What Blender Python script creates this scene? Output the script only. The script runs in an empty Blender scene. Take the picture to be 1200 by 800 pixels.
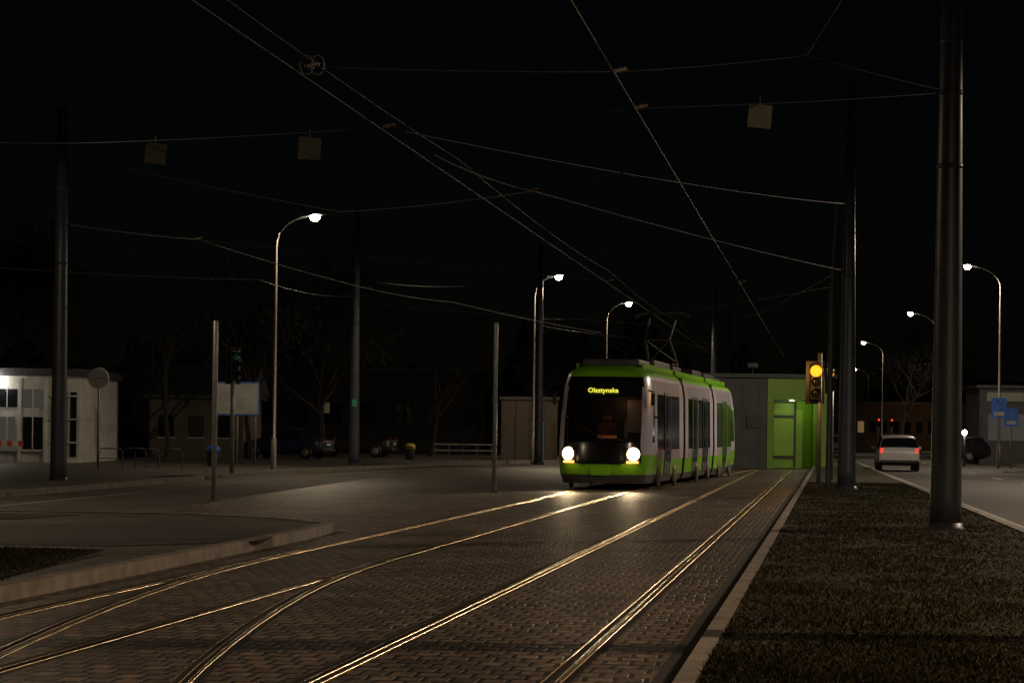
import bpy, math, random
import numpy as np
from mathutils import Vector, Matrix
random.seed(7); np.random.seed(7)
S = bpy.context.scene
S.view_settings.view_transform='Standard'; S.view_settings.look='None'; S.view_settings.exposure=0

# ------------------------------------------------------------------ materials
def new_mat(name):
    m=bpy.data.materials.new(name); m.use_nodes=True
    nt=m.node_tree; b=nt.nodes['Principled BSDF']; return m,nt,b
def mat(name,c,rough=.6,metal=0.,var=.25,scale=3.,bump=0.,bscale=40.,emit=None,es=0.,c2=None,spec=None):
    m,nt,b=new_mat(name); N=nt.nodes; Lk=nt.links
    geo=N.new('ShaderNodeNewGeometry')
    nz=N.new('ShaderNodeTexNoise'); nz.inputs['Scale'].default_value=scale; nz.inputs['Detail'].default_value=6; nz.inputs['Roughness'].default_value=.65
    Lk.new(geo.outputs['Position'],nz.inputs['Vector'])
    mx=N.new('ShaderNodeMix'); mx.data_type='RGBA'
    d=c2 if c2 else tuple(x*(1-var) for x in c)
    u=c if c2 else tuple(min(1,x*(1+var)) for x in c)
    mx.inputs[6].default_value=(*d,1); mx.inputs[7].default_value=(*u,1)
    rp=N.new('ShaderNodeMapRange'); rp.inputs[1].default_value=.32; rp.inputs[2].default_value=.68
    Lk.new(nz.outputs['Fac'],rp.inputs[0]); Lk.new(rp.outputs[0],mx.inputs[0]); Lk.new(mx.outputs[2],b.inputs['Base Color'])
    b.inputs['Roughness'].default_value=rough; b.inputs['Metallic'].default_value=metal
    if spec is not None: b.inputs['Specular IOR Level'].default_value=spec
    if bump>0:
        n2=N.new('ShaderNodeTexNoise'); n2.inputs['Scale'].default_value=bscale; n2.inputs['Detail'].default_value=4
        Lk.new(geo.outputs['Position'],n2.inputs['Vector'])
        bp=N.new('ShaderNodeBump'); bp.inputs['Strength'].default_value=bump; bp.inputs['Distance'].default_value=.02
        Lk.new(n2.outputs['Fac'],bp.inputs['Height']); Lk.new(bp.outputs['Normal'],b.inputs['Normal'])
    if emit: b.inputs['Emission Color'].default_value=(*emit,1); b.inputs['Emission Strength'].default_value=es
    return m
def emat(name,c,s):
    m,nt,b=new_mat(name); b.inputs['Base Color'].default_value=(*[x*.5 for x in c],1)
    b.inputs['Emission Color'].default_value=(*c,1); b.inputs['Emission Strength'].default_value=s; return m

def paver_mat(name,ang,ca,cb,mortar,bw=.2,rh=.1,ms=.007,rough=.58,dist=.012):
    m,nt,b=new_mat(name); N=nt.nodes; Lk=nt.links
    geo=N.new('ShaderNodeNewGeometry'); mp=N.new('ShaderNodeMapping'); mp.inputs['Rotation'].default_value=(0,0,ang)
    Lk.new(geo.outputs['Position'],mp.inputs['Vector'])
    # small wobble so that courses are not perfectly straight
    wn=N.new('ShaderNodeTexNoise'); wn.inputs['Scale'].default_value=.8; Lk.new(mp.outputs[0],wn.inputs['Vector'])
    ws=N.new('ShaderNodeVectorMath'); ws.operation='MULTIPLY_ADD'; ws.inputs[1].default_value=(.12,.12,0); Lk.new(wn.outputs['Color'],ws.inputs[0]); Lk.new(mp.outputs[0],ws.inputs[2])
    br=N.new('ShaderNodeTexBrick'); Lk.new(ws.outputs[0],br.inputs['Vector'])
    br.inputs['Scale'].default_value=1; br.inputs['Brick Width'].default_value=bw; br.inputs['Row Height'].default_value=rh
    br.inputs['Mortar Size'].default_value=ms; br.inputs['Mortar Smooth'].default_value=.4; br.offset=.5
    br.inputs['Color1'].default_value=(*ca,1); br.inputs['Color2'].default_value=(*cb,1); br.inputs['Mortar'].default_value=(*mortar,1)
    n1=N.new('ShaderNodeTexNoise'); n1.inputs['Scale'].default_value=.55; n1.inputs['Detail'].default_value=7; n1.inputs['Roughness'].default_value=.7
    Lk.new(geo.outputs['Position'],n1.inputs['Vector'])
    r1=N.new('ShaderNodeMapRange'); r1.inputs[1].default_value=.3; r1.inputs[2].default_value=.7; r1.inputs[3].default_value=.4; r1.inputs[4].default_value=1.4
    Lk.new(n1.outputs['Fac'],r1.inputs[0])
    n2=N.new('ShaderNodeTexNoise'); n2.inputs['Scale'].default_value=9; n2.inputs['Detail'].default_value=3
    Lk.new(mp.outputs[0],n2.inputs['Vector'])
    r2=N.new('ShaderNodeMapRange'); r2.inputs[1].default_value=.3; r2.inputs[2].default_value=.7; r2.inputs[3].default_value=.5; r2.inputs[4].default_value=1.5
    Lk.new(n2.outputs['Fac'],r2.inputs[0])
    ml=N.new('ShaderNodeMath'); ml.operation='MULTIPLY'; Lk.new(r1.outputs[0],ml.inputs[0]); Lk.new(r2.outputs[0],ml.inputs[1])
    vm=N.new('ShaderNodeVectorMath'); vm.operation='SCALE'; Lk.new(br.outputs['Color'],vm.inputs[0]); Lk.new(ml.outputs[0],vm.inputs['Scale'])
    Lk.new(vm.outputs[0],b.inputs['Base Color'])
    ad=N.new('ShaderNodeMath'); ad.operation='MULTIPLY_ADD'; ad.inputs[1].default_value=-1.6
    Lk.new(br.outputs['Fac'],ad.inputs[0])
    n3=N.new('ShaderNodeMath'); n3.operation='MULTIPLY'; n3.inputs[1].default_value=.9; Lk.new(n2.outputs['Fac'],n3.inputs[0]); Lk.new(n3.outputs[0],ad.inputs[2])
    bp=N.new('ShaderNodeBump'); bp.inputs['Strength'].default_value=1.; bp.inputs['Distance'].default_value=dist
    Lk.new(ad.outputs[0],bp.inputs['Height']); Lk.new(bp.outputs['Normal'],b.inputs['Normal'])
    b.inputs['Roughness'].default_value=rough
    return m

TA=math.atan(.1333)
M={}
M['pav']=paver_mat('stone_setts',TA,(.25,.19,.148),(.12,.094,.076),(.016,.013,.011),.18,.27,.022,.5,.022)
M['pav2']=paver_mat('sidewalk_pavers',0,(.12,.105,.092),(.09,.08,.07),(.035,.033,.03),.4,.4)
M['asph']=mat('asphalt',(.055,.05,.046),.75,var=.3,scale=1.2,bump=.5,bscale=90)
M['asph2']=mat('worn_asphalt',(.085,.073,.064),.7,scale=.4,bump=.5,bscale=80,var=.35)
M['soil']=mat('soil',(.035,.035,.022),.95,scale=.7,bump=.6,bscale=15)
M['turf']=mat('turf',(.05,.042,.019),.95,scale=1.1,bump=.9,bscale=30,c2=(.018,.017,.008))
M['blade']=mat('grass_blades',(.055,.048,.02),.95,scale=1.3,c2=(.02,.021,.009),spec=.05)
M['kerb']=mat('kerb_concrete',(.23,.205,.175),.85,scale=2.5,bump=.3,var=.35)
M['kerb_shade']=mat('kerb_shadow_strip',(.02,.019,.018),.8)  # near-black colour painting the shadow of the raised kerb
M['rail']=mat('rail_steel',(.95,.62,.32),.24,metal=1.,var=.15,scale=5,bump=.06,bscale=40)
M['groove']=mat('rail_groove',(.012,.01,.008),.6)
M['paint']=mat('road_marking_paint',(.4,.4,.37),.7,scale=6,var=.3)
M['pole']=mat('painted_steel_dark',(.042,.046,.062),.42,scale=2,var=.25,spec=.5)
M['galv']=mat('galvanised_steel',(.34,.34,.33),.45,metal=.5,scale=4)
M['galv_d']=mat('lamp_pole_steel',(.22,.20,.18),.5,metal=.3,scale=4)
M['wire']=mat('copper_wire',(.13,.11,.09),.6,metal=.2)
M['wired']=mat('steel_wire',(.065,.062,.058),.6,metal=.2)
M['black']=mat('black_plastic',(.012,.012,.013),.4)
M['dark']=mat('dark_grey_metal',(.045,.048,.052),.5)
M['lampglass']=emat('lamp_glass',(1,.94,.8),60)
M['lampglass2']=emat('lamp_glass_warm',(1,.86,.62),50)
M['plate']=mat('grey_sign_plate',(.2,.21,.165),.6,scale=5)
M['signw']=mat('weathered_white_sign',(.6,.6,.58),.6,scale=5)
M['board']=mat('board_back',(.33,.34,.34),.6,scale=2)
M['white']=mat('white_paint',(.55,.55,.54),.6,scale=2,var=.12)
M['blue']=mat('blue_sign',(.02,.12,.5),.4)
M['yellow']=mat('yellow_plastic',(.5,.38,.05),.5)
M['bark']=mat('bark',(.026,.021,.017),.9,scale=6,bump=.4)
M['foliage']=mat('dark_foliage',(.024,.027,.015),.8,scale=1.5,c2=(.01,.012,.007))
# tram
M['lime']=mat('lime_paint',(.25,.66,.02),.3,var=.05)
M['silver']=mat('silver_lilac_paint',(.42,.40,.48),.35,var=.08)
M['pillar']=mat('pale_lilac_panel',(.68,.64,.78),.3,var=.05)
M['tglass']=mat('tinted_glass',(.012,.012,.018),.08,var=.3,spec=.5)
M['tblack']=mat('tram_black_panel',(.012,.012,.014),.2)
M['tgrey']=mat('tram_grey',(.09,.09,.1),.55)
M['rubber']=mat('bellows_rubber',(.02,.02,.02),.8)
M['head']=emat('headlight_lens',(1,.74,.38),9)
M['head2']=emat('position_light_lens',(1,.4,.1),2.2)
M['disp']=emat('led_display',(.85,.8,.08),1.2)
M['cabglow']=emat('cab_instrument_glow',(1,.35,.08),.2)
def glass_mat():
    m,nt,b=new_mat('windscreen_glass'); N=nt.nodes
    b.inputs['Base Color'].default_value=(.01,.01,.012,1); b.inputs['Roughness'].default_value=.05
    t=N.new('ShaderNodeBsdfTransparent'); t.inputs[0].default_value=(.5,.5,.52,1)
    mx=N.new('ShaderNodeMixShader'); mx.inputs[0].default_value=.45
    nt.links.new(t.outputs[0],mx.inputs[1]); nt.links.new(b.outputs[0],mx.inputs[2]); nt.links.new(mx.outputs[0],N['Material Output'].inputs[0]); return m
M['wind']=glass_mat()

# ------------------------------------------------------------------ mesh helpers
def add(ob,parent=None):
    S.collection.objects.link(ob)
    if parent: ob.parent=parent
    return ob
def empty(name,loc=(0,0,0),rz=0):
    e=bpy.data.objects.new(name,None); e.empty_display_size=.3; e.location=loc; e.rotation_euler=(0,0,rz); S.collection.objects.link(e); return e
def mesh(name,v,f,mats,parent=None,idx=None,smooth=False):
    me=bpy.data.meshes.new(name); me.from_pydata([tuple(p) for p in v],[],[tuple(q) for q in f])
    if not isinstance(mats,(list,tuple)): mats=[mats]
    for m in mats: me.materials.append(m)
    if idx is not None: me.polygons.foreach_set('material_index',idx)
    if smooth: me.polygons.foreach_set('use_smooth',[True]*len(me.polygons))
    me.update(); return add(bpy.data.objects.new(name,me),parent)
def box(name,c,s,m,parent=None,bev=0.,rz=0.,rx=0.):
    x,y,z=[a/2 for a in s]
    v=[(-x,-y,-z),(x,-y,-z),(x,y,-z),(-x,y,-z),(-x,-y,z),(x,-y,z),(x,y,z),(-x,y,z)]
    f=[(0,3,2,1),(4,5,6,7),(0,1,5,4),(1,2,6,5),(2,3,7,6),(3,0,4,7)]
    o=mesh(name,v,f,m,parent); o.location=c; o.rotation_euler=(rx,0,rz)
    if bev>0:
        b=o.modifiers.new('bev','BEVEL'); b.width=bev; b.segments=2
    return o
def rev(name,prof,m,parent=None,loc=(0,0,0),n=20,rot=(0,0,0),smooth=True):
    """surface of revolution around z: prof=[(r,z)...]"""
    v=[];f=[]
    for r,z in prof:
        for i in range(n):
            a=2*math.pi*i/n; v.append((r*math.cos(a),r*math.sin(a),z))
    for j in range(len(prof)-1):
        for i in range(n):
            k=(i+1)%n; f.append((j*n+i,j*n+k,(j+1)*n+k,(j+1)*n+i))
    f.append(tuple(range(n-1,-1,-1))); f.append(tuple((len(prof)-1)*n+i for i in range(n)))
    o=mesh(name,v,f,m,parent,smooth=False)
    if smooth:
        o.data.polygons.foreach_set('use_smooth',[len(p.vertices)==4 for p in o.data.polygons])
    o.location=loc; o.rotation_euler=rot; return o
def tube_geo(pts,rad,n=6):
    pts=[Vector(p) for p in pts]; 
    if not isinstance(rad,(list,tuple)): rad=[rad]*len(pts)
    v=[];f=[]
    for i,p in enumerate(pts):
        t=(pts[min(i+1,len(pts)-1)]-pts[max(i-1,0)]).normalized()
        up=Vector((0,0,1)) if abs(t.z)<.9 else Vector((1,0,0))
        a=t.cross(up).normalized(); b=t.cross(a).normalized()
        for k in range(n):
            an=2*math.pi*k/n; v.append(p+(a*math.cos(an)+b*math.sin(an))*rad[i])
    for i in range(len(pts)-1):
        for k in range(n):
            k2=(k+1)%n; f.append((i*n+k,i*n+k2,(i+1)*n+k2,(i+1)*n+k))
    return v,f
def tube(name,pts,rad,m,parent=None,n=6):
    v,f=tube_geo(pts,rad,n); return mesh(name,v,f,m,parent,smooth=True)
def poly(name,pts,z,m,parent=None):
    return mesh(name,[(x,y,z) for x,y in pts],[tuple(range(len(pts)))],m,parent)
def interp(pts,step=1.):
    P=[Vector((*p,0)) for p in pts]; P=[P[0]*2-P[1]]+P+[P[-1]*2-P[-2]]; out=[]
    for i in range(1,len(P)-2):
        n=max(2,int((P[i+1]-P[i]).length/step))
        for k in range(n):
            t=k/n; a,b,c,d=P[i-1:i+3]
            q=.5*((2*b)+(c-a)*t+(2*a-5*b+4*c-d)*t*t+(3*b-a-3*c+d)*t**3); out.append((q.x,q.y))
    out.append((P[-2].x,P[-2].y)); return out
def offs(pts,d):
    o=[]
    for i,p in enumerate(pts):
        a=pts[max(i-1,0)]; b=pts[min(i+1,len(pts)-1)]
        tx,ty=b[0]-a[0],b[1]-a[1]; l=math.hypot(tx,ty) or 1
        o.append((p[0]+ty/l*d,p[1]-tx/l*d))
    return o
def ribbon(name,pts,d0,d1,z,m,parent=None,z0=None):
    A=offs(pts,d0); B=offs(pts,d1); n=len(pts)
    v=[(x,y,z) for x,y in A]+[(x,y,z) for x,y in B]
    f=[(i,n+i,n+i+1,i+1) for i in range(n-1)]
    if z0 is not None:
        v+=[(x,y,z0) for x,y in A]+[(x,y,z0) for x,y in B]
        f+=[(i,i+1,2*n+i+1,2*n+i) for i in range(n-1)]+[(n+i,3*n+i,3*n+i+1,n+i+1) for i in range(n-1)]
        f+=[(0,2*n,3*n,n),(n-1,2*n-1,4*n-1,3*n-1)]
    return mesh(name,v,f,m,parent)
def profile_strip(name,pts,prof,m,parent=None):
    """smooth rounded strip: prof=[(lateral offset, z)...]"""
    n=len(pts); v=[];f=[]
    for d,z in prof: v+=[(x,y,z) for x,y in offs(pts,d)]
    for j in range(len(prof)-1): f+=[(j*n+i,(j+1)*n+i,(j+1)*n+i+1,j*n+i+1) for i in range(n-1)]
    return mesh(name,v,f,m,parent,smooth=True)
def spot(name,loc,power,col,parent=None,ang=155,tgt=None,size=.12,blend=.6):
    l=bpy.data.lights.new(name,'SPOT'); l.energy=power; l.color=col; l.spot_size=math.radians(ang); l.spot_blend=blend; l.shadow_soft_size=size
    o=bpy.data.objects.new(name,l); o.location=loc
    if tgt is not None: o.rotation_euler=(Vector(tgt)-Vector(loc)).to_track_quat('-Z','Y').to_euler()
    return add(o,parent)
def point(name,loc,power,col,parent=None,size=.05):
    l=bpy.data.lights.new(name,'POINT'); l.energy=power; l.color=col; l.shadow_soft_size=size
    o=bpy.data.objects.new(name,l); o.location=loc; return add(o,parent)

# ------------------------------------------------------------------ ground surfaces
LC=lambda y:-5.955+.1333*y
RC=lambda y:-2.425+.1333*y
KX=lambda y:-.91+.1345*y
GX=lambda y:3.6+.115*y
poly('ground',[(-500,-60),(500,-60),(500,900),(-500,900)],-.012,M['soil'])
poly('road',[(-60,-20),(KX(-20),-20),(KX(116),116),(20,135),(0,135),(-60,135)],0,M['asph2'])
poly('tram_track_paving',[(LC(-5)-1.45,-5),(KX(-5),-5),(KX(108),108),(2,108),(-1.5,98),(-4.2,80),(-5.6,60),(-6.4,48),(-6.0,41),(-4.2,38.6),(LC(36)-1.3,36)],.004,M['pav'])
ys=[-8+ i*4 for i in range(32)]
kl=[(KX(y),y) for y in ys]; gl=[(GX(y),y) for y in ys]
ribbon('kerb_shadow_strip',kl,-.2,0,.008,M['kerb_shade'])  # flat dark strip laid where the kerb's shadow falls
ribbon('kerb',kl,.0,.12,.12,M['kerb'],z0=-.01)
n=len(ys)
mesh('grass_verge',[(x+.12,y,.10) for x,y in kl]+[(x,y,.10) for x,y in gl],[(i,n+i,n+i+1,i+1) for i in range(n-1)],M['turf'])
ribbon('kerb',gl,0,.18,.12,M['kerb'],z0=-.01)
ribbon('road',gl+[(GX(y),y) for y in (160,220,320)],.19,8.5,.004,M['asph'])
ribbon('lane_marking',gl+[(GX(y),y) for y in (160,220)],.42,.52,.009,M['paint'])
for k in range(14):
    y=40+k*12; ribbon('lane_marking',[(GX(y),y),(GX(y+4),y+4)],4.2,4.32,.009,M['paint'])
ribbon('pavement',gl+[(GX(y),y) for y in (160,220,320)],8.5,30,.12,M['pav2'],z0=-.01)
def blades(name,N,sampler,z,h0=.018,h1=.045):
    P=[sampler() for _ in range(N)]
    v=np.zeros((N*3,3)); 
    for i,(x,y) in enumerate(P):
        cl=.5+.5*math.sin(x*2.3+math.sin(y*.9)*2)*math.sin(y*1.1+x)
        a=random.uniform(0,math.pi); w=random.uniform(.005,.011); h=random.uniform(h0,h1)*(.5+.9*cl); lx,ly=random.gauss(0,.03),random.gauss(0,.03)
        v[3*i]=(x-w*math.cos(a),y-w*math.sin(a),z); v[3*i+1]=(x+w*math.cos(a),y+w*math.sin(a),z); v[3*i+2]=(x+lx,y+ly,z+h)
    return mesh(name,v.tolist(),[(3*i,3*i+1,3*i+2) for i in range(N)],M['blade'])
def vs():
    y=13+ (random.random()**1.7)*60; a=KX(y)+.13; b=min(GX(y),y*.235+.3)
    if b<=a: b=a+.4
    return random.uniform(a,b),y
blades('grass',90000,vs,.098)
isl=[(-2.74-.02,34.9),(LC(20)-1.35+.1,20),(LC(0)-1.35,0),(-25,0),(-25,39.6),(-6.8,39.3),(-4.9,38.6),(-3.5,37.4),(-2.85,36.1)]
v=[(x,y,.13) for x,y in isl]+[(x,y,-.01) for x,y in isl]; m_=len(isl)
mesh('traffic_island',v,[tuple(range(m_-1,-1,-1))]+[(i,(i+1)%m_,m_+(i+1)%m_,m_+i) for i in range(m_)],M['pav2'])
kp=interp([(LC(0)-1.35,0),(LC(10)-1.32,10),(LC(20)-1.27,20),(-2.78,34.2),(-2.9,36.2),(-3.6,37.6),(-5,38.8),(-7,39.4),(-25,39.8)],1.)
ribbon('kerb',kp,-.16,.02,.145,M['kerb'],z0=-.01)
poly('grass_verge',[(-25,0),(LC(0)-1.6,0),(LC(20)-1.55,20),(-4.5,26.4),(-5.2,27.6),(-25,28)],.137,M['turf'])
poly('footpath',[(-25,28.6),(-4.6,28.3),(-3.1,30),(-3.1,32.6),(-5.5,34.4),(-25,34.8)],.138,M['asph'])
poly('grass_verge',[(-25,36.2),(-7.4,36.0),(-6.9,38.2),(-25,38.8)],.137,M['turf'])
blades('grass',14000,lambda:(random.uniform(-6.5,LC(22)-1.6) if random.random()<.7 else random.uniform(-7,-5),random.uniform(20,27.3)),.135)
fk=interp([(-17,-5),(-13.5,25),(-10.9,50.9),(-7.96,79.8),(-5.4,94),(-2.27,106.7),(3,122),(14,134)],2.)
ribbon('kerb',fk,-.16,.0,.13,M['kerb'],z0=-.01)
A=offs(fk,-.16)
mesh('pavement',[(x,y,.12) for x,y in A]+[(-80 if y<120 else x-90,y+ (0 if y<120 else 40),.12) for x,y in A],[(i,i+1,len(A)+i+1,len(A)+i) for i in range(len(A)-1)],M['pav2'])
ribbon('lane_marking',fk,1.6,1.7,.006,M['paint'])

# ------------------------------------------------------------------ rails
def track(pts,name='tram_track'):
    e=empty(name)
    p=interp(pts,1.5)
    for sgn,nm in ((-1,'rail_left'),(1,'rail_right')):
        o=sgn*.7475
        profile_strip(nm+'_head',p,[(o-.036,.002),(o-.034,.011),(o-.024,.016),(o,.0185),(o+.024,.016),(o+.034,.011),(o+.036,.002)],M['rail'],e)
        g=o-sgn*.062
        ribbon(nm+'_groove',p,g-.022,g+.022,.0085,M['groove'],e)
        g=o-sgn*.094
        profile_strip(nm+'_guard',p,[(g-.010,.004),(g-.006,.014),(g+.006,.014),(g+.010,.004)],M['rail'],e)
        g=o+sgn*.064
        ribbon(nm+'_joint',p,g-.025,g+.025,.0075,M['groove'],e)
track([(LC(y),y) for y in (-5,20,40,60,80,103)])
track([(RC(y),y) for y in (-5,20,40,60,80,103)])
track([(-1.2,0),(-2.2,8),(-2.62,12.5),(-2.75,17),(-2.68,22),(-2.38,26.5),(LC(32)+.02,32.2)])
track([(LC(52)+.02,52),(2.5,63.5),(5.0,77.5),(7.5,91),(9.7,103)])

# ------------------------------------------------------------------ poles, lamps
def catenary_pole(x,y,h,r0,r1,green=False):
    e=empty('tram_wire_pole',(x,y,0))
    rev('mast',[(r0,0.02),(r0*.98,.6),(r1+(r0-r1)*.5,h*.55),(r1,h)],M['pole'],e,n=24)
    rev('base_plate',[(r0*1.3,.0),(r0*1.3,.11),(r0*1.1,.14),(r0*1.06,.2)],M['pole'],e,n=16)
    rev('cap',[(r1*1.05,h),(r1*.9,h+.04),(0.01,h+.07)],M['dark'],e,n=16)
    for z in (5.75,6.9,7.7,8.6):
        if z<h-.6: rev('clamp',[(r1+(r0-r1)*(1-z/h)+.012,z),(r1+(r0-r1)*(1-z/h)+.012,z+.07)],M['pole'],e,n=20)
    if green: box('number_plate',(0,-r0-.01,2.6),(.18,.02,.28),mat('green_plate',(.02,.4,.2),.5),e)
    return e
catenary_pole(-11.85,62.5,9.84,.22,.13)
catenary_pole(-6.32,95.8,10.4,.22,.12,True)
catenary_pole(8.93,63.7,10.9,.25,.09)
catenary_pole(6.82,37.5,11.2,.25,.135)
catenary_pole(5.3,17.2,11.0,.245,.125)
catenary_pole(1.25,112,10.3,.2,.11)
catenary_pole(11.6,138,10.3,.2,.11)
catenary_pole(15.8,175,10.3,.2,.11)
tube('steel_post',[(8.75,66,0),(8.78,66,5.2),(8.95,66,8.6)],[.09,.08,.05],M['dark'])

def street_lamp(x,y,h,arm,power,col,g='lampglass',r=.075,ang=168,blend=.4):
    e=empty('street_lamp',(x,y,0))
    pts=[(0,0,0),(0,0,1.2),(0,0,1.21),(0,0,h*.55),(0,0,h-1.1)]
    rad=[r*1.35,r*1.3,r*.95,r*.8,r*.65]
    for k in range(1,9):
        a=k/8*math.pi/2*.93; pts.append((arm*.82*(1-math.cos(a)),0,h-1.1+1.05*math.sin(a))); rad.append(r*.6)
    tube('pole',pts,rad,M['galv_d'],e,n=12)
    tx=pts[-1]; s=1 if arm>0 else -1
    v=[];f=[];st=[(-.25,.05,.04),(0,.1,.07),(.25,.17,.1),(.5,.15,.09),(.7,.05,.04)]
    for (u,w,t) in st:
        for k in range(12):
            a=2*math.pi*k/12; v.append((tx[0]+s*u,w*math.cos(a),tx[2]+.02+u*.12+max(0,math.sin(a))*t+min(0,math.sin(a))*.03))
    for j in range(len(st)-1):
        for k in range(12): f.append((j*12+k,j*12+(k+1)%12,(j+1)*12+(k+1)%12,(j+1)*12+k))
    f+= [tuple(range(12)),tuple(48+k for k in range(12))]
    mesh('lamp_head',v,f,M['galv_d'],e,smooth=True)
    rev('lens',[(.03,-.22),(.11,-.19),(.17,-.11),(.19,0)],M[g],e,loc=(tx[0]+s*.3,0,tx[2]+.05),n=16)
    if power: spot('bulb',(tx[0]+s*.3,0,tx[2]-.28),power,col,e,ang=ang,blend=blend)
    return e
W1=(1,.77,.50); W2=(1,.68,.40); W3=(1,.79,.58)
street_lamp(-8.42,84.5,9.1,1.45,950,W1)
street_lamp(1.0,114,9.0,1.15,900,W1)
street_lamp(5.35,137,9.0,1.3,900,W1)
RX=lambda y:14.2+.086*y
street_lamp(RX(14)-1.5,17.3,9.4,-2.4,3200,W2,'lampglass2')
street_lamp(RX(44),44,9.4,-1.9,4000,W3,'lampglass2')
street_lamp(RX(82),82,9.4,-1.9,4200,W3,'lampglass2',ang=178,blend=.04)
for y,p in ((120.6,2600),(156,1500),(206,800),(289,0)):
    street_lamp(RX(y)+ (0 if y<250 else 4),y,10.2 if y<130 else 9.6,-1.9,p,W3,'lampglass2')
street_lamp(7.6,4,9.4,-1.6,800,W2,'lampglass2',ang=179,blend=.02)  # unseen lamp added beside the camera to light the foreground
street_lamp(-15,45,9.1,1.45,1000,W1,ang=179,blend=.02)

for (x,y,h) in ((-6.25,50.2,3.8),(-.43,60,4.27)):
    e=empty('steel_post',(x,y,0)); rev('tube',[(.055,0),(.055,h-.02),(.045,h)],M['galv'],e,n=14)
    rev('foot',[(.13,0),(.13,.02),(.07,.03)],M['dark'],e,n=12)
    box('bracket',(-.06,.05,h*.55),(.05,.06,.25),M['dark'],e)

def signal(name,x,y,h,lens,rz=0,post=True,zc=None,sidex=0.,sc=1.):
    e=empty(name,(x,y,0),rz)
    if post:
        rev('post',[(.07,0),(.07,h)],M['galv'],e,n=12); rev('foot',[(.16,0),(.16,.03),(.08,.05)],M['dark'],e,n=12)
    zc=zc or h-.5
    box('housing',(sidex,-.12,zc),(.3*sc,.2,.95*sc),M['black'],e,bev=.03)
    box('backboard',(sidex,0,zc),(.5*sc,.02,1.15*sc),M['black'],e,bev=.02)
    for k in range(3):
        zz=zc+(.3-.3*k)*sc
        m=lens[k] if lens[k] else M['tblack']
        big=1.35 if (lens[k] and sc>1.1) else 1.
        rev('lens_%d'%(k+1),[(.115*sc*big,0),(.1*sc*big,.02),(.05*sc,.035)],m,e,loc=(sidex,-.225,zz),rot=(math.pi/2,0,0),n=18)
        v=[];f=[]
        for j in range(9):
            a=math.pi*j/8; 
            for q,(yy,rr) in enumerate(((-.22,.13),(-.42,.135))): v.append((sidex+sc*rr*big*math.cos(a),yy,zz+sc*rr*big*math.sin(a)))
        for j in range(8): f.append((2*j,2*j+2,2*j+3,2*j+1))
        mesh('visor_%d'%(k+1),v,f,M['black'],e)
    return e
amb=emat('amber_signal_lens',(1,.36,.015),1.9)
e=signal('traffic_light',9.2,71.6,4.0,[amb,None,None],zc=3.12,sidex=-.14,sc=1.12)
point('amber_glow',(-.4,-1.6,3.45),70,(1,.45,.08),e,.1)
amb2=emat('amber_signal_lens_dim',(1,.34,.015),1.5)
signal('traffic_light',10.42,78,3.7,[amb2,None,None],zc=3.3,sidex=-.05,sc=.7)
grn=emat('green_signal_lens',(.1,.8,.5),.004)
red=emat('red_signal_lens',(1,.05,.02),2)
signal('traffic_light',-8.85,75.6,4.0,[grn,None,None],rz=.5)
signal('traffic_light',34.5,225,3.3,[red,None,None],sc=.8); signal('traffic_light',36.2,228,3.3,[red,None,None],sc=.8)
signal('traffic_light',17.1,92,5.2,[None,amb2,None],sc=.6)

e=empty('traffic_sign',(-14.2,82,0)); rev('post',[(.035,0),(.035,3.5)],M['galv_d'],e,n=10)
rev('disc',[(.36,0),(.36,.015),(.33,.02)],M['signw'],e,loc=(0,-.05,3.2),rot=(math.pi/2,0,0),n=32)
box('legend_bar',(0,-.076,3.2),(.5,.004,.03),M['galv_d'],e)
e=empty('information_board',(-10.8,94,0))
rev('post_left',[(.05,0.1),(.05,3.2)],M['galv_d'],e,n=10,loc=(-.02,.06,0)); rev('post_right',[(.04,0.1),(.04,3.2)],M['galv_d'],e,n=10,loc=(.7,.06,0))
box('panel',(0,0,2.7),(1.62,.04,1.2),M['board'],e); box('frame_top',(0,-.01,3.33),(1.7,.06,.05),M['blue'],e); box('frame_bottom',(0,-.01,2.07),(1.7,.06,.05),M['blue'],e)
for s in (-1,1): box('frame_side',(s*.835,-.01,2.7),(.04,.06,1.2),M['blue'],e)
for i in range(4):
    e=empty('bicycle_rack',(-13.6+i*.62,81+(i%2)*1.2,.12),.25)
    pts=[(-.4,0,0),(-.4,0,.55),(-.32,0,.68),(.32,0,.68),(.4,0,.55),(.4,0,0)]
    tube('hoop',pts,.02,M['dark'],e,n=8); tube('crossbar',[(-.4,0,.35),(.4,0,.35)],.015,M['dark'],e)
def bin_(x,y,m):
    e=empty('litter_bin',(x,y,.12)); rev('body',[(.2,0),(.25,.5),(.25,.52)],M['dark'],e,n=18); rev('lid',[(.27,.52),(.27,.66),(.2,.76),(.03,.8)],m,e,n=18); box('slot',(0,-.25,.6),(.26,.05,.08),M['black'],e)
bin_(-4.9,115,M['yellow'])
bin_(-11.0,88,M['blue'])
e=empty('road_barrier',(-18.6,88,.12),.3)
redm=mat('red_paint',(.55,.06,.04),.6)
for i in range(6): box('board_%d'%i,(-.5+i*.2,0,.75),(.2,.03,.2),redm if i%2 else M['white'],e)
for s in (-.45,.45): tube('leg',[(s-.12,0,0),(s,0,.85),(s+.12,0,0)],.02,M['galv_d'],e)

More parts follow.
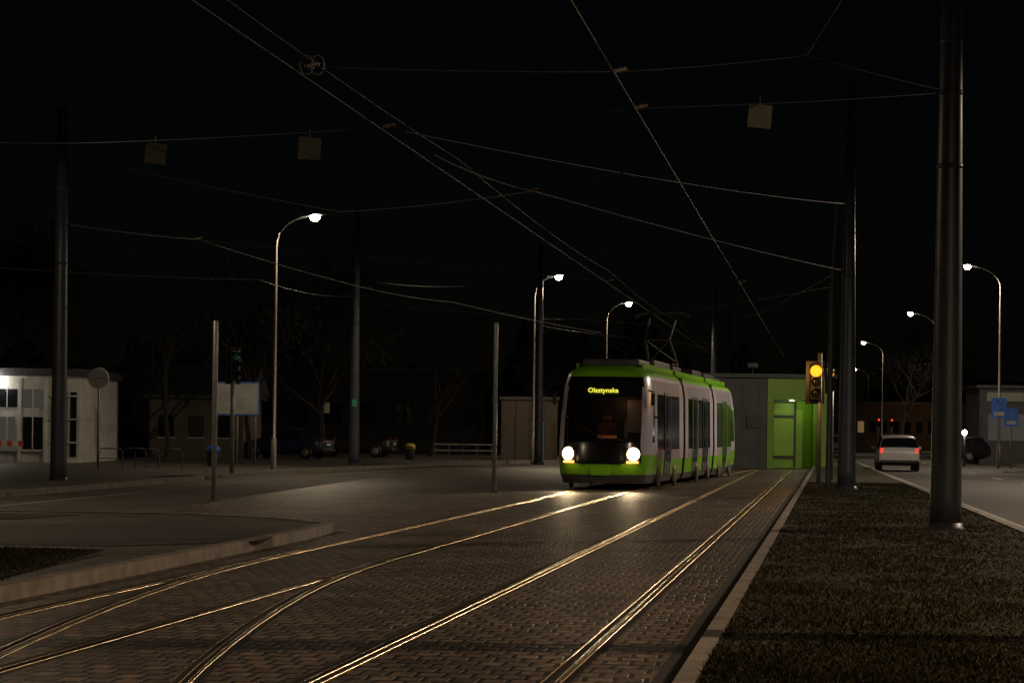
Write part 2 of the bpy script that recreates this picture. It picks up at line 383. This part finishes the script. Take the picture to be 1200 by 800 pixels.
# ------------------------------------------------------------------ overhead wires
net=empty('overhead_tram_wires')
def wire(pts,r=.009,m='wired',sag=.0,name='span_wire'):
    out=[]
    for i in range(len(pts)-1):
        a,b=Vector(pts[i]),Vector(pts[i+1]); n=8 if sag else 1
        for k in range(n):
            t=k/n; q=a.lerp(b,t); q.z-=sag*4*t*(1-t); out.append(q)
    out.append(Vector(pts[-1])); tube(name,out,r,M[m],net,n=5)
wire([(LC(y),y,5.5) for y in range(10,126,8)],.0075,'wire',name='contact_wire')
wire([(RC(y),y,5.5) for y in range(10,126,8)],.0075,'wire',name='contact_wire')
for k in range(12,110,26):
    wire([(LC(k),k,5.85),(LC(k+26),k+26,5.85)],.006,'wired',.12,'messenger_wire')
B=(6.82,37.5); PA=(8.93,63.7); P1=(-11.85,62.5); P2=(-6.32,95.8); N_=(.31,40.5,5.62)
wire([(-14,31,6.5),(-6.5,30,5.95),(-2.3,26.9,5.62),(1.17,27,5.62),(4.06,33.4,6.85),(*B,6.95)],sag=.02)
wire([(4.06,33.4,6.85),(5.3,17.2,9.5)])
wire([(-14,44,6.8),(-7.3,39,6.15),(-1.69,32,5.6),(1.57,30,5.62),(*B,6.95)],sag=.03)
wire([(-1.5,32.5,5.6),(*PA,7.7)],sag=.12,r=.01)
wire([(-1.2,35,5.58),N_,(*PA,5.9)],sag=.06,r=.01)
wire([N_,(*B,6.9)],sag=.05)
wire([N_,(-3.6,49,6.0),(*P1,8.66)],sag=.05)
wire([(*P1,8.66),(-18,60,9.4)])
wire([(*P1,6.85),(-7.4,56,5.95),(-4.2,68.8,5.6),(-1.9,74.6,5.55),(3.5,95,5.5)],.014,'galv_d',.05,'curve_wire')
wire([(*P1,6.8),(LC(64),64,5.6),(RC(64),64,5.6),(*PA,6.9)],sag=.04,r=.009)
wire([(*P2,6.6),(LC(90),90,5.6),(RC(80),80,5.6),(*PA,6.1)],sag=.05,r=.011)
wire([(*P2,7.6),(-1.0,70,5.8),(*PA,8.6)],sag=.15,r=.009)
wire([(1.25,112,6.5),(LC(104)-.5,106,5.6),(11.6,138,6.5)],sag=.1,r=.012)
wire([(-20,70,7.5),(*P1,7.0)],sag=.1); wire([(-20,58,6.0),(-8,75,6.2),(*P2,6.9)],sag=.2,r=.01)
wire([(*PA,5.6),(1.25,112,6.8)],sag=.3,r=.011)
for (x,y,z) in ((-2.3,26.9,5.62),(1.17,27,5.62),(-1.69,32,5.6),(1.57,30,5.62),N_,(-7.4,56,5.95),(-4.2,68.8,5.6),(LC(64),64,5.6),(RC(64),64,5.6)):
    rev('insulator',[(.01,-.09),(.035,-.06),(.02,-.03),(.04,0),(.02,.03),(.035,.06),(.01,.09)],M['galv_d'],net,loc=(x,y,z+.02),n=8,rot=(0,1.3,.3))
for dx in (-.06,.06):
    pts=[(-2.3+dx+.08*math.cos(a),26.9,5.64+.11*math.sin(a)) for a in [2*math.pi*k/16 for k in range(17)]]
    tube('insulator_ring',pts,.009,M['galv_d'],net,n=5)
for (x,y,z,rr) in ((3.32,32.5,5.87,.08),(-2.97,34.5,5.59,.05),(-5.6,37.2,5.8,.1)):
    e=empty('hanging_sign_plate',(x,y,z),rr); box('plate',(0,0,0),(.32,.012,.32),M['plate'],e).rotation_euler=(0,rr,0)
    tube('hanger',[(0,0,.15),(0,0,.28)],.006,M['wired'],e,n=4)

# ------------------------------------------------------------------ tram
T=empty('tram',(2.36,64.0,0),-math.atan2(.182,.983))
T.scale=(1.05,1,1)
zs=[.18,.32,.42,.72,.8,.95,1.1,1.28,1.6,2.0,2.3,2.5,2.8,3.06,3.16,3.26,3.34,3.38]
def fs(z): return float(np.interp(z,[.18,.42,.72,.95,1.28,1.6,2.0,2.5,2.8,3.06,3.16,3.26,3.34,3.38],[.2,.05,0,.02,.07,.16,.29,.46,.58,.70,.74,.85,1.05,1.5]))
def hw(z): return float(np.interp(z,[.18,.42,.95,1.9,2.75,3.06,3.2,3.3,3.38],[1.1,1.17,1.2,1.2,1.16,1.1,1.04,.92,.7]))
def front(name,flip=False):
    n=32; v=[];f=[];ix=[]
    for z in zs:
        h=hw(z); r=[(-h,2.4)]
        for k in range(n+1):
            a=-math.pi/2+math.pi*k/n; s_=math.copysign(abs(math.sin(a))**.72,math.sin(a)); c_=abs(math.cos(a))**.72
            r.append((h*s_,fs(z)+1.15*(1-c_)))
        r.append((h,2.4))
        v+=[(x,y,z) for x,y in r]
    C=n+3
    mats=[M['tgrey'],M['lime'],M['tblack'],M['wind'],M['pillar'],M['tglass']]
    for j in range(len(zs)-1):
        zm=(zs[j]+zs[j+1])/2
        for i in range(C-1):
            q=(j*C+i,j*C+i+1,(j+1)*C+i+1,(j+1)*C+i); f.append(q)
            w=abs(sum(v[k][0] for k in q)/4)
            side = i in (0,C-2)
            if zm<.4: m=0
            elif zm<.72: m=1
            elif zm<1.28: m=2 if (w<.98 and not side) else (1 if zm<.95 else 4)
            elif zm<2.5: m=(3 if w<1.0 else 4) if not side else (5 if zm>1.2 else 4)
            elif zm<3.06: m=(2 if w<.98 else 4) if not side else 4
            else: m=1
            ix.append(m)
    f.append(tuple((len(zs)-1)*C+i for i in range(C))); ix.append(0)
    o=mesh(name,v,f,mats,T,ix,smooth=True); 
    if flip: o.rotation_euler=(0,0,math.pi); o.location=(0,27,0)
    return o
front('cab_front'); front('cab_rear',True)
def module(k,a,b):
    pr=[(.18,1.1),(.34,1.15),(.36,1.16),(.8,1.19),(1.08,1.2),(2.62,1.175),(3.0,1.12),(3.1,1.09),(3.2,1.04),(3.3,.92),(3.36,.7)]
    mk=[0,0,1,4,5,4,4,1,1,0]
    ring=[(w,z) for z,w in pr]+[(-w,z) for z,w in reversed(pr)]
    n=len(ring); v=[(w,a,z) for w,z in ring]+[(w,b,z) for w,z in ring]
    f=[];ix=[]
    full=mk+[0]+mk[::-1]+[0]
    for i in range(n):
        j=(i+1)%n; f.append((i,n+i,n+j,j)); ix.append(full[i])
    f+=[tuple(range(n)),tuple(range(2*n-1,n-1,-1))]; ix+=[0,0]
    mesh('body_section_%d'%k,v,f,[M['tgrey'],M['lime'],M['tblack'],M['wind'],M['silver'],M['tglass']],T,ix)
module(1,2.4,8.7); module(2,9.3,17.7); module(3,18.3,24.6)
for k,s in enumerate((9.0,18.0)):
    for q in range(6):
        box('bellows_%d_%d'%(k,q),(0,s-.25+q*.1,1.77),(2.2-.08*(q%2),.098,2.9),M['rubber'],T)
def side_panel(name,s0,s1,z0,z1,m,pro=.006,sd=1,th=.02):
    prof=lambda z: float(np.interp(z,[.18,.34,.8,1.08,2.62,3.0,3.06],[1.1,1.15,1.19,1.2,1.175,1.12,1.1]))+pro
    v=[]
    zz=[z0]+[z for z in (.34,.8,1.08,2.62,3.0) if z0<z<z1]+[z1]
    for z in zz: v+=[(sd*prof(z),s0,z),(sd*prof(z),s1,z)]
    f=[(2*i,2*i+1,2*i+3,2*i+2) for i in range(len(zz)-1)]
    k=len(v); 
    for z in zz: v+=[(sd*(prof(z)-th),s0,z),(sd*(prof(z)-th),s1,z)]
    for i in range(len(zz)-1): f+=[(2*i,2*i+2,k+2*i+2,k+2*i),(2*i+1,k+2*i+1,k+2*i+3,2*i+3)]
    return mesh(name,v,f,m,T)
winglow=mat('tram_window_lilac_glow',(.02,.02,.03),.1,emit=(.6,.55,.75),es=.01)  # faint lilac emission stands in for reflections and dim interior light
for sd in (1,-1):
    for s0,s1 in ((7.7,8.7),(9.3,10.1),(16.8,17.7),(18.3,19.1)):
        side_panel('joint_pillar',s0,s1,.8,3.0,M['pillar'],.012,sd)
    side_panel('front_pillar',1.75,2.3,.95,3.0,M['pillar'],.01,sd)
    wins=[(2.5,3.9),(5.6,7.6),(10.2,11.2),(13.0,14.3),(16.1,16.7),(19.2,21.0),(22.9,24.4)]
    for i,(a,b) in enumerate(wins):
        side_panel('window_%d'%i,a+.05,b-.05,1.14,2.55,winglow if i%2 else M['tglass'],.008,sd)
    for i,(a,b) in enumerate(((4.1,5.4),(11.4,12.8),(14.5,15.9),(21.2,22.7))):
        side_panel('door_%d_leaf_a'%i,a,(a+b)/2-.02,.36,2.6,M['tglass'],.02,sd)
        side_panel('door_%d_leaf_b'%i,(a+b)/2+.02,b,.36,2.6,winglow,.02,sd)
        for q in (a-.05,b-.03): side_panel('door_%d_frame'%i,q,q+.08,.36,2.7,M['lime'] if i%2 else M['tgrey'],.028,sd)
        side_panel('door_%d_lintel'%i,a+.03,b-.03,2.6,2.7,M['tgrey'],.028,sd)
    for i,s in enumerate((2.9,6.7,12.9,16.4,20.2,24.0)):
        box('wheel_arch_%d'%i,(sd*1.135,s+.0,.38),(.1,.85,.42),M['black'],T,bev=.04)
        rev('wheel_%d'%i,[(.33,0),(.33,.06),(.2,.08),(.08,.09)],M['galv_d'],T,loc=(sd*1.14,s,.335),rot=(0,sd*math.pi/2,0),n=24)
for i,(a,b,w,h) in enumerate(((1.9,4.2,1.5,.22),(4.5,8.2,1.7,.28),(9.6,11.6,1.6,.25),(14.6,17.3,1.7,.28),(18.8,22.0,1.6,.26),(22.3,24.8,1.5,.22))):
    box('roof_unit_%d'%i,(0,(a+b)/2,3.36+h/2),(w,b-a,h),M['tgrey'],T,bev=.06)
for sd in (-1,1):
    for a,b in ((1.7,8.7),(9.3,17.7),(18.3,25.2)):
        box('roof_fairing',(sd*.86,(a+b)/2,3.38),(.05,b-a,.14),M['lime'],T,bev=.01)
def ptube(nm,p,r=.025): tube(nm,p,r,M['tgrey'],T,n=6)
for sx in (-.45,.45):
    ptube('panto_base',[(sx,12.2,3.75),(sx,13.9,3.75)])
    ptube('panto_lower_arm',[(sx,13.8,3.78),(sx*.8,12.3,4.5)],.04)
    ptube('panto_upper_arm',[(sx*.8,12.3,4.5),(sx*.9,13.6,5.25)],.032)
    ptube('panto_foot',[(sx,12.3,3.4),(sx,12.3,3.76)]); ptube('panto_foot',[(sx,13.8,3.4),(sx,13.8,3.76)])
ptube('panto_knee',[(-.4,12.3,4.5),(.4,12.3,4.5)],.03)
for yy in (13.45,13.75):
    ptube('panto_shoe',[(-.85,yy,5.28),(-.65,yy,5.42),(.65,yy,5.42),(.85,yy,5.28)],.04)
ptube('panto_brace',[(-.45,13.8,3.8),(.36,12.3,4.5)],.02); ptube('panto_brace',[(.45,13.8,3.8),(-.36,12.3,4.5)],.02)
def cr(w,z):
    t=min(1,abs(w)/hw(z))**(1/.72); c=math.sqrt(max(0,1-t*t))**.72; return fs(z)+1.15*(1-c)
for sx in (-1,1):
    y=cr(.80,.93)
    rz=sx*.45
    box('headlight_housing',(sx*.82,y+.01,.92),(.46,.1,.4),M['black'],T,bev=.04,rz=rz)
    rev('headlight_lens',[(.18,0),(.17,.02),(.08,.045)],M['head'],T,loc=(sx*.84,cr(.84,.95)-.05,.97),rot=(math.pi/2,0,rz),n=24)
    box('running_light',(sx*.82,cr(.82,.75)-.04,.755),(.34,.05,.07),M['head2'],T,bev=.02,rz=rz)
    spot('headlight_beam',(sx*.8,-.25,.93),140,(1,.76,.45),T,ang=60,tgt=(sx*.8-.2,-20,.6),size=.1)
    point('headlight_spill',(sx*.85,cr(.85,.95)-.35,.9),2.2,(1,.65,.3),T,.1)
    tube('mirror_arm',[(sx*1.12,.9,2.7),(sx*1.28,.6,2.65)],.02,M['black'],T); box('mirror',(sx*1.28,.58,2.45),(.1,.08,.34),M['black'],T,bev=.02)
tube('wiper',[(-.1,cr(.1,1.3)-.03,1.3),(.45,cr(.45,1.9)-.03,1.95)],.012,M['black'],T)
tube('wiper_b',[(.15,cr(.1,1.3)-.03,1.3),(-.5,cr(.5,1.7)-.03,1.72)],.012,M['black'],T)
fc=bpy.data.curves.new('destination_text','FONT'); fc.body='Olsztynska'; fc.size=.18; fc.align_x='CENTER'; fc.align_y='CENTER'; fc.extrude=.004; fc.offset=.003
fo=bpy.data.objects.new('destination_text_tmp',fc); S.collection.objects.link(fo)
dg=bpy.context.evaluated_depsgraph_get(); dg.update()
me=bpy.data.meshes.new_from_object(fo.evaluated_get(dg)); bpy.data.objects.remove(fo)
me.materials.clear(); me.materials.append(M['disp'])
do=bpy.data.objects.new('destination_display',me); add(do,T); do.location=(0.0,cr(0,2.68)-.05,2.68); do.rotation_euler=(math.pi/2-.38,0,0)
box('bumper_groove',(0,-.005,.72),(1.2,.03,.03),M['tblack'],T); box('coupler_cover',(0,.03,.5),(.5,.08,.22),M['lime'],T,bev=.03)
box('cab_floor',(0,1.6,.9),(2.1,1.5,.04),M['dark'],T)
box('bulkhead',(0,2.35,1.9),(2.2,.05,2.1),M['dark'],T)
box('dashboard',(0,.95,1.25),(1.5,.5,.22),M['dark'],T,bev=.05)
seat=mat('seat_cloth',(.22,.1,.05),.9)
box('seat_back',(-.1,1.9,1.5),(.5,.12,.62),seat,T,bev=.05); box('headrest',(-.1,1.9,1.93),(.26,.1,.16),seat,T,bev=.04); box('seat_base',(-.1,1.65,1.2),(.5,.5,.12),M['dark'],T,bev=.04)
box('door_window',(.65,2.31,2.0),(.5,.03,.9),M['silver'],T)
box('instrument_panel',(.05,1.0,1.43),(.5,.03,.08),M['cabglow'],T,bev=.01)
point('cab_lamp',(.3,1.6,2.35),4,(1,.5,.2),T)

# ------------------------------------------------------------------ terminal building
TB=empty('tram_terminal_building',(0,108.5,0))
conc=mat('dark_cladding',(.11,.12,.125),.7,scale=.8,bump=.2)
limew=mat('lime_wall_panel',(.22,.41,.03),.5,var=.2,scale=.8,emit=(.22,.42,.01),es=.015)  # slight emission paints the lit look of the wall into its colour
limel=emat('backlit_green_glass',(.26,.42,.03),.10)
box('main_block',(9.6,4,2.05),(3.9,8,4.1),conc,TB)
box('rear_block',(13.0,5,2.0),(2.85,6,4.0),conc,TB)
box('roof_slab',(11.2,3.9,4.2),(7.0,8.3,.18),conc,TB)
for i in range(5): box('cladding_joint_%d'%i,(8.2+i*.75,-.006,2.05),(.02,.012,4.0),M['black'],TB)
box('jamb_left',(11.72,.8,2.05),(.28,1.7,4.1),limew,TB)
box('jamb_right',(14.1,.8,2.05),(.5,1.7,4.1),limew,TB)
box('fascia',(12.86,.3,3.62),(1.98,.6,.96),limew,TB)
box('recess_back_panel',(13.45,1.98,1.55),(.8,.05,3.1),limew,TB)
box('door_glass_top',(12.55,1.9,2.72),(.95,.04,.55),limel,TB)
box('door_glass',(12.55,1.9,1.45),(.95,.04,1.75),limel,TB)
box('door_rail_mid',(12.55,1.87,2.38),(1.1,.08,.12),M['black'],TB)
box('door_rail_low',(12.55,1.87,.5),(1.1,.08,.14),M['black'],TB)
for x in (12.04,13.06): box('door_stile',(x,1.87,1.55),(.09,.1,3.0),M['black'],TB)
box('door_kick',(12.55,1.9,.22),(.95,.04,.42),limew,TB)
box('door_handle',(12.92,1.8,1.3),(.04,.05,.4),M['galv'],TB)
rev('soffit_lamp',[(.12,0),(.12,.04)],emat('soffit_lamp_glass',(.9,1,.6),2),TB,loc=(12.8,.9,3.08),n=14)
point('soffit_light',(12.8,.9,2.9),13,(.85,1,.5),TB,.1)
tube('roof_bracket',[(11,1,4.2),(11,1,4.75)],.04,M['black'],TB); box('roof_sensor',(11,1,4.7),(.5,.2,.25),M['black'],TB,bev=.03)
box('notice_box',(11.0,-.05,2.1),(.7,.08,.5),M['dark'],TB)

# ------------------------------------------------------------------ cars
def car(name,x,y,rz,paint,z=0.,tail=0.,headl=0.,suv=True):
    e=empty(name,(x,y,z),rz)
    st=[(0,.76,.38,.80,.82),(.04,.86,.3,.95,.98),(.12,.89,.26,1.0,1.03),(.42,.9,.25,1.0,1.44),(.7,.91,.25,.99,1.52),(1.6,.92,.25,.97,1.56),(2.4,.92,.25,.96,1.53),(2.75,.92,.25,.95,1.46),(3.4,.91,.25,.93,.99),(3.9,.88,.25,.86,.9),(4.3,.8,.28,.72,.76),(4.42,.66,.35,.6,.62)]
    if not suv: st=[(0,.74,.38,.78,.8),(.06,.85,.3,.88,.9),(.5,.87,.25,.93,.96),(1.15,.87,.25,.93,1.36),(1.6,.87,.25,.92,1.42),(2.3,.87,.25,.91,1.4),(2.6,.87,.25,.9,1.34),(3.25,.87,.25,.88,.93),(3.8,.84,.25,.8,.84),(4.2,.76,.28,.68,.7),(4.3,.64,.35,.58,.6)]
    v=[];f=[];ix=[]
    for (yy,h,zb,be,tp) in st:
        g=tp-be>.2; r=h*.80 if g else h*.93
        half=[(h*.85,zb),(h*.98,zb+.12),(h,(zb+be)/2),(h*.985,be-.07),(h*.95,be),(r,tp-.05 if g else tp-.01),(r*.85,tp),(r*.4,tp+.02)]
        ring=half+[(-w,zz) for w,zz in reversed(half)]; v+=[(w,yy,zz) for w,zz in ring]
    n=16
    for j in range(len(st)-1):
        g0=st[j][4]-st[j][3]>.2; g1=st[j+1][4]-st[j+1][3]>.2
        for i in range(n):
            k=(i+1)%n; f.append((j*n+i,(j+1)*n+i,(j+1)*n+k,j*n+k))
            m=0
            if i in (4,10) and g0 and g1: m=1
            if g0!=g1 and i in (5,6,7,8,9): m=1
            if i in (0,14,15): m=2
            ix.append(m)
    f+=[tuple(range(n)),tuple(range((len(st)-1)*n,len(st)*n))]; ix+=[0,0]
    mesh('body',v,f,[paint,M['tglass'],M['black']],e,ix,smooth=True)
    L=st[-1][0]
    for wy in (.8,L-.85):
        for s in (-1,1):
            rev('wheel',[(.32,-.1),(.33,0),(.32,.1),(.2,.11),(.19,.08),(.06,.09)],M['black'],e,loc=(s*.8,wy,.33),rot=(0,s*math.pi/2,0),n=20)
            rev('wheel_rim',[(.19,0),(.17,.02),(.05,.03)],M['galv_d'],e,loc=(s*.905,wy,.33),rot=(0,s*math.pi/2,0),n=14)
    tl=emat('tail_lamp',(1,.08,.04),tail) if tail else mat('tail_lamp_off',(.12,.012,.012),.3)
    hl=emat('head_lamp',(1,.95,.85),headl) if headl else mat('head_lamp_off',(.25,.25,.26),.15)
    for s in (-1,1):
        box('tail_light',(s*.76,.05,.9),(.14,.1,.24),tl,e,bev=.02); box('head_light',(s*.6,L-.12,.62),(.3,.1,.13),hl,e,bev=.02)
        box('door_mirror',(s*1.0,L-1.75,1.0),(.2,.1,.14),paint,e,bev=.03)
    box('bumper',(0,-.02,.42),(1.55,.1,.14),M['black'],e,bev=.03)
    box('number_plate',(0,-.02,.70),(.5,.02,.11),M['white'],e)
    return e
cw=mat('silver_car_paint',(.62,.62,.62),.3,var=.05); cb=mat('blue_car_paint',(.022,.034,.08),.3); ck=mat('black_car_paint',(.015,.015,.017),.3); cg=mat('grey_car_paint',(.06,.06,.065),.3)
e=car('estate_car',16.95,104.5,-.11,cw,.004,tail=.8)
spot('headlight_beam',(.6,4.6,.6),300,(1,.95,.85),e,ang=60,tgt=(.6,25,0)); 
car('parked_car',-8.6,112,1.25,cb,.12,suv=False)
car('parked_car',-6.0,122,1.4,ck,.12,suv=False); car('parked_car',-18,118,1.5,cg,.12)
car('parked_car',26.2,118,-.9,ck,.12); car('parked_car',30,128,-1.2,cg,.12); car('parked_car',24.5,134,-1.2,ck,.12,suv=False)
for i in range(6): car('parked_car',27+i*3,150+i*6,-1.3,[ck,cg,cb][i%3],.12,suv=i%2==0)
car('oncoming_car',22.4,168,math.pi-.11,cg,.004,headl=4)
car('car',23.5,190,-.11,ck,.004,tail=2)

# ------------------------------------------------------------------ buildings left
def building(name,x0,x1,y,d,h,wm,roof=.25,over=.3):
    e=empty(name,(0,y,.0)); box('walls',((x0+x1)/2,d/2,h/2),(x1-x0,d,h),wm,e); box('roof',((x0+x1)/2,d/2,h+roof/2+.003),(x1-x0+2*over,d+2*over,roof),M['dark'],e); return e
whitew=mat('white_render',(.5,.49,.46),.8,scale=1.5,var=.2)
e=building('white_pavilion',-34,-16.75,92.5,9,3.45,whitew,.3,.15)
ww=[mat('dark_window',(.01,.012,.014),.1),mat('dim_window',(.02,.02,.02),.1,scale=1.5,emit=(.8,.74,.62),es=.05)]
for i in range(15):
    xc=-18.55-i*1.0
    box('transom_window_%d'%i,(xc,-.01,2.6),(.78,.05,.7),ww[i%3!=1],e)
    box('window_%d'%i,(xc,-.01,1.25),(.6 if i%3 else .75,.05,1.25),ww[i%3!=0],e)
    box('window_post_%d'%i,(xc+.5,-.07,1.7),(.12,.14,3.3),whitew,e)
    box('window_mullion_%d'%i,(xc,-.045,1.25),(.04,.03,1.25),whitew,e)
    box('transom_mullion_%d'%i,(xc,-.045,2.6),(.04,.03,.7),whitew,e)
    box('sill_%d'%i,(xc,-.08,.58),(.8,.12,.06),whitew,e)
for i in range(3): box('porch_window_%d'%i,(-16.98-.36*i,-.01,1.6),(.24,.05,2.5),ww[0],e)
for i in range(3): box('porch_bar_%d'%i,(-17.34,-.05,.9+i*.9),(1.1,.05,.06),whitew,e)
rev('wall_lamp',[(.1,0),(.13,.1),(.02,.14)],M['lampglass'],e,loc=(-19.9,-.3,3.25),n=12)
point('wall_light',(-19.9,-1.8,3.1),24,(1,.92,.8),e,.1)
brickw=mat('rendered_wall',(.13,.11,.085),.9,scale=1.2,bump=.2)
e=building('house',-17,-12.6,112,8,2.9,brickw,.2,.3)
v=[(-17.4,-.4,3.1),(-12.2,-.4,3.1),(-12.2,8.4,3.1),(-17.4,8.4,3.1),(-17.4,4,4.6),(-12.2,4,4.6)]
mesh('gable_roof',v,[(0,1,5,4),(2,3,4,5),(0,4,3),(1,2,5)],M['dark'],e)
for i in range(3): box('window_%d'%i,(-16.2+i*1.4,-.01,1.6),(.7,.05,1.0),ww[0],e); 
for i in range(3): box('sill_%d'%i,(-16.2+i*1.4,-.05,1.05),(.85,.1,.06),whitew,e)
e=building('brick_kiosk',-.55,2.3,121,5,3.15,mat('brick_wall',(.09,.07,.055),.9,scale=5,bump=.3),.15,.1)
box('door',(1.35,-.02,1.1),(.55,.05,1.9),ww[1],e); box('lit_window',(1.3,-.055,1.4),(.3,.03,.9),emat('warm_window',(1,.75,.4),.12),e)
for i in range(4): box('pilaster_%d'%i,(-.5+i*.72,-.04,1.55),(.1,.08,3.0),M['dark'],e)
e=building('long_low_building',-60,-2,165,12,5.5,mat('grey_render',(.05,.046,.042),.9),.3,.2)
for i in range(24): box('window_%d'%i,(-58+i*2.4,-.02,2.6),(1.3,.05,1.5),ww[0],e)
box('lit_window',(-12.8,-.05,3.0),(.4,.04,.7),emat('dim_warm_window',(1,.75,.4),.03),e)
e=building('apartment_block',60,130,330,14,9,mat('far_render',(.1,.08,.06),.9),.3,.2)
wl=emat('far_warm_window',(1,.6,.28),.12)
for i in range(30):
    for j in range(3): box('window_%d_%d'%(i,j),(61.5+i*2.3,-.02,1.9+j*2.8),(1.1,.05,1.4),wl if random.random()<.2 else ww[0],e)
e=building('station_building',31,60,235,12,4.6,mat('ochre_render',(.11,.08,.055),.9),.3,.3)
for i in range(24): box('window_%d'%i,(32.0+i*1.15,-.02,2.4),(.6,.05,1.1),wl if i in(1,2,9,10,13,17) else ww[0],e)
point('facade_light',(40,-6,4),80,(1,.6,.3),e,.2)
e=building('kiosk',26.2,31,134,4,4.3,mat('dark_grey_cladding',(.045,.045,.05),.7),.15,.2)
box('shop_sign',(28.5,-.05,3.8),(3.8,.08,.5),M['plate'],e); box('window',(28.5,-.02,2.1),(3.6,.05,1.5),ww[1],e)
e=empty('guard_rail',(0,118,.12))
for z in (.45,.75): box('beam',(-2.4,0,z),(2.9,.05,.07),M['galv_d'],e)
for i in range(5): box('post_%d'%i,(-3.8+i*.7,.05,.4),(.07,.07,.8),M['dark'],e)
def psign(x,y,z,w,h,txt):
    e=empty('parking_sign',(x,y,0)); rev('post',[(.04,0.1),(.04,z+h/2)],M['galv_d'],e,n=10,loc=(0,.06,0))
    bl=mat('blue_sign_glow',(.03,.17,.6),.4,emit=(.02,.15,.6),es=.03)  # faint blue emission painted in to imitate light returned by the sheeting
    box('panel',(0,0,z),(w,.03,h),bl,e,bev=.01); box('white_field',(0,-.018,z-h*.3),(w*.7,.006,h*.2),M['white'],e)
    tube('letter_p',[(-.1*w,-.03,z-.05*h),(-.1*w,-.03,z+.35*h),(.1*w,-.03,z+.33*h),(.17*w,-.03,z+.24*h),(.1*w,-.03,z+.15*h),(-.1*w,-.03,z+.13*h)],.025,M['white'],e,n=5)
psign(22.4,110,2.9,.7,.92,'P'); psign(23.4,112,2.5,.65,.85,'P')
e=empty('path_light',(21.4,113,.12)); rev('post',[(.05,0),(.05,1.5)],M['dark'],e,n=10); rev('globe',[(.02,1.5),(.1,1.56),(.12,1.64),(.08,1.72),(.01,1.75)],M['lampglass'],e,n=14)

# ------------------------------------------------------------------ trees
def tree(x,y,h,seed,leaf=0,name='bare_tree'):
    rnd=random.Random(seed); V=[];F=[]; tips=[]
    def grow(p,d,L,r,dep):
        n=4; pts=[p]; rad=[r]; q=p.copy(); dd=d.copy()
        for i in range(n):
            dd=(dd+Vector((rnd.gauss(0,.13),rnd.gauss(0,.13),rnd.gauss(.04,.07)))).normalized(); q=q+dd*L/n; pts.append(q.copy()); rad.append(r*(1-.45*(i+1)/n))
        v,f=tube_geo(pts,rad,5 if dep<2 else 3); o=len(V); V.extend(v); F.extend([tuple(k+o for k in t) for t in f])
        if dep>=5: tips.append(q); return
        kids=rnd.randint(2,4) if dep else rnd.randint(4,6)
        for k in range(kids):
            t=rnd.uniform(.45,1) if dep else rnd.uniform(.5,1); i=min(n-1,int(t*n)); b=pts[i].lerp(pts[i+1],t*n-i)
            a=rnd.uniform(0,2*math.pi); sp=rnd.uniform(.45,.95)
            nd=(dd+Vector((math.cos(a)*sp,math.sin(a)*sp,rnd.uniform(-.15,.3)))).normalized(); grow(b,nd,L*rnd.uniform(.55,.8),r*rnd.uniform(.38,.55),dep+1)
        grow(q,dd,L*.7,r*.53,dep+1)
    grow(Vector((x,y,0)),Vector((0,0,1)),h*.36,h*.016,0)
    e=empty(name); mesh('trunk_and_limbs',V,F,M['bark'],e)
    if leaf:
        v=[];f=[]
        for t in tips:
            for _ in range(leaf):
                c=t+Vector((rnd.gauss(0,.35),rnd.gauss(0,.35),rnd.gauss(0,.3))); a=Vector((rnd.gauss(0,1),rnd.gauss(0,1),rnd.gauss(0,1))).normalized(); b=a.orthogonal().normalized()
                s=rnd.uniform(.06,.13); k=len(v); v+=[c+a*s,c+b*s*.6,c-a*s,c-b*s*.6]; f.append((k,k+1,k+2,k+3))
        mesh('leaves',v,f,M['foliage'],e)
for i,(x,y,h,l) in enumerate(((-14.6,101,8.5,0),(-11.8,108,9.5,2),(-19,104,8,0),(-9.8,122,11,2),(-4.5,130,9,0),(-22.5,112,11,3),(31,148,10,0),(27,165,11,1),(1,150,9,1))):
    tree(x,y,h,100+i,l,'bare_tree' if l==0 else 'deciduous_tree')
rnd=random.Random(3); v=[];f=[]
for i in range(26000):
    x=rnd.uniform(-70,120); g=7+3*math.sin(x*.21)+2*math.sin(x*.57+1)+1.2*math.sin(x*1.3)
    z=g*(1-rnd.random()**1.7)+rnd.gauss(0,.4); y=rnd.uniform(205,214) if x<22 else rnd.uniform(360,370)
    if x>=22: z*=1.2
    a=Vector((rnd.gauss(0,1),rnd.gauss(0,1),rnd.gauss(0,1))).normalized(); b=a.orthogonal().normalized(); s=rnd.uniform(.15,.4); c=Vector((x,y,max(.2,z)))
    k=len(v); v+=[c+a*s,c+b*s,c-a*s,c-b*s]; f.append((k,k+1,k+2,k+3))
mesh('distant_trees',v,f,M['foliage'])

# ------------------------------------------------------------------ sky, sun, camera
w=bpy.data.worlds.new('World'); S.world=w; w.use_nodes=True; nt=w.node_tree
sk=nt.nodes.new('ShaderNodeTexSky'); sk.sky_type='NISHITA'; sk.sun_disc=False; sk.sun_elevation=math.radians(20); sk.sun_rotation=math.radians(160)
nt.links.new(sk.outputs[0],nt.nodes['Background'].inputs[0]); nt.nodes['Background'].inputs[1].default_value=.0002
sl=bpy.data.lights.new('skyglow_fill','SUN'); sl.energy=.008; sl.angle=math.radians(10); sl.color=(1,.93,.85)  # weak sun added as overall fill, standing in for city skyglow
so=bpy.data.objects.new('skyglow_fill',sl); so.rotation_euler=(math.radians(60),0,math.radians(20)); S.collection.objects.link(so)
cd=bpy.data.cameras.new('camera'); cam=bpy.data.objects.new('camera',cd); S.collection.objects.link(cam)
cam.location=(0,0,1.55); cam.rotation_euler=(math.pi/2,-math.radians(.7),0)
cd.sensor_width=36; cd.lens=84; cd.shift_y=.0875; cd.clip_end=3000; cd.clip_start=.1
S.camera=cam
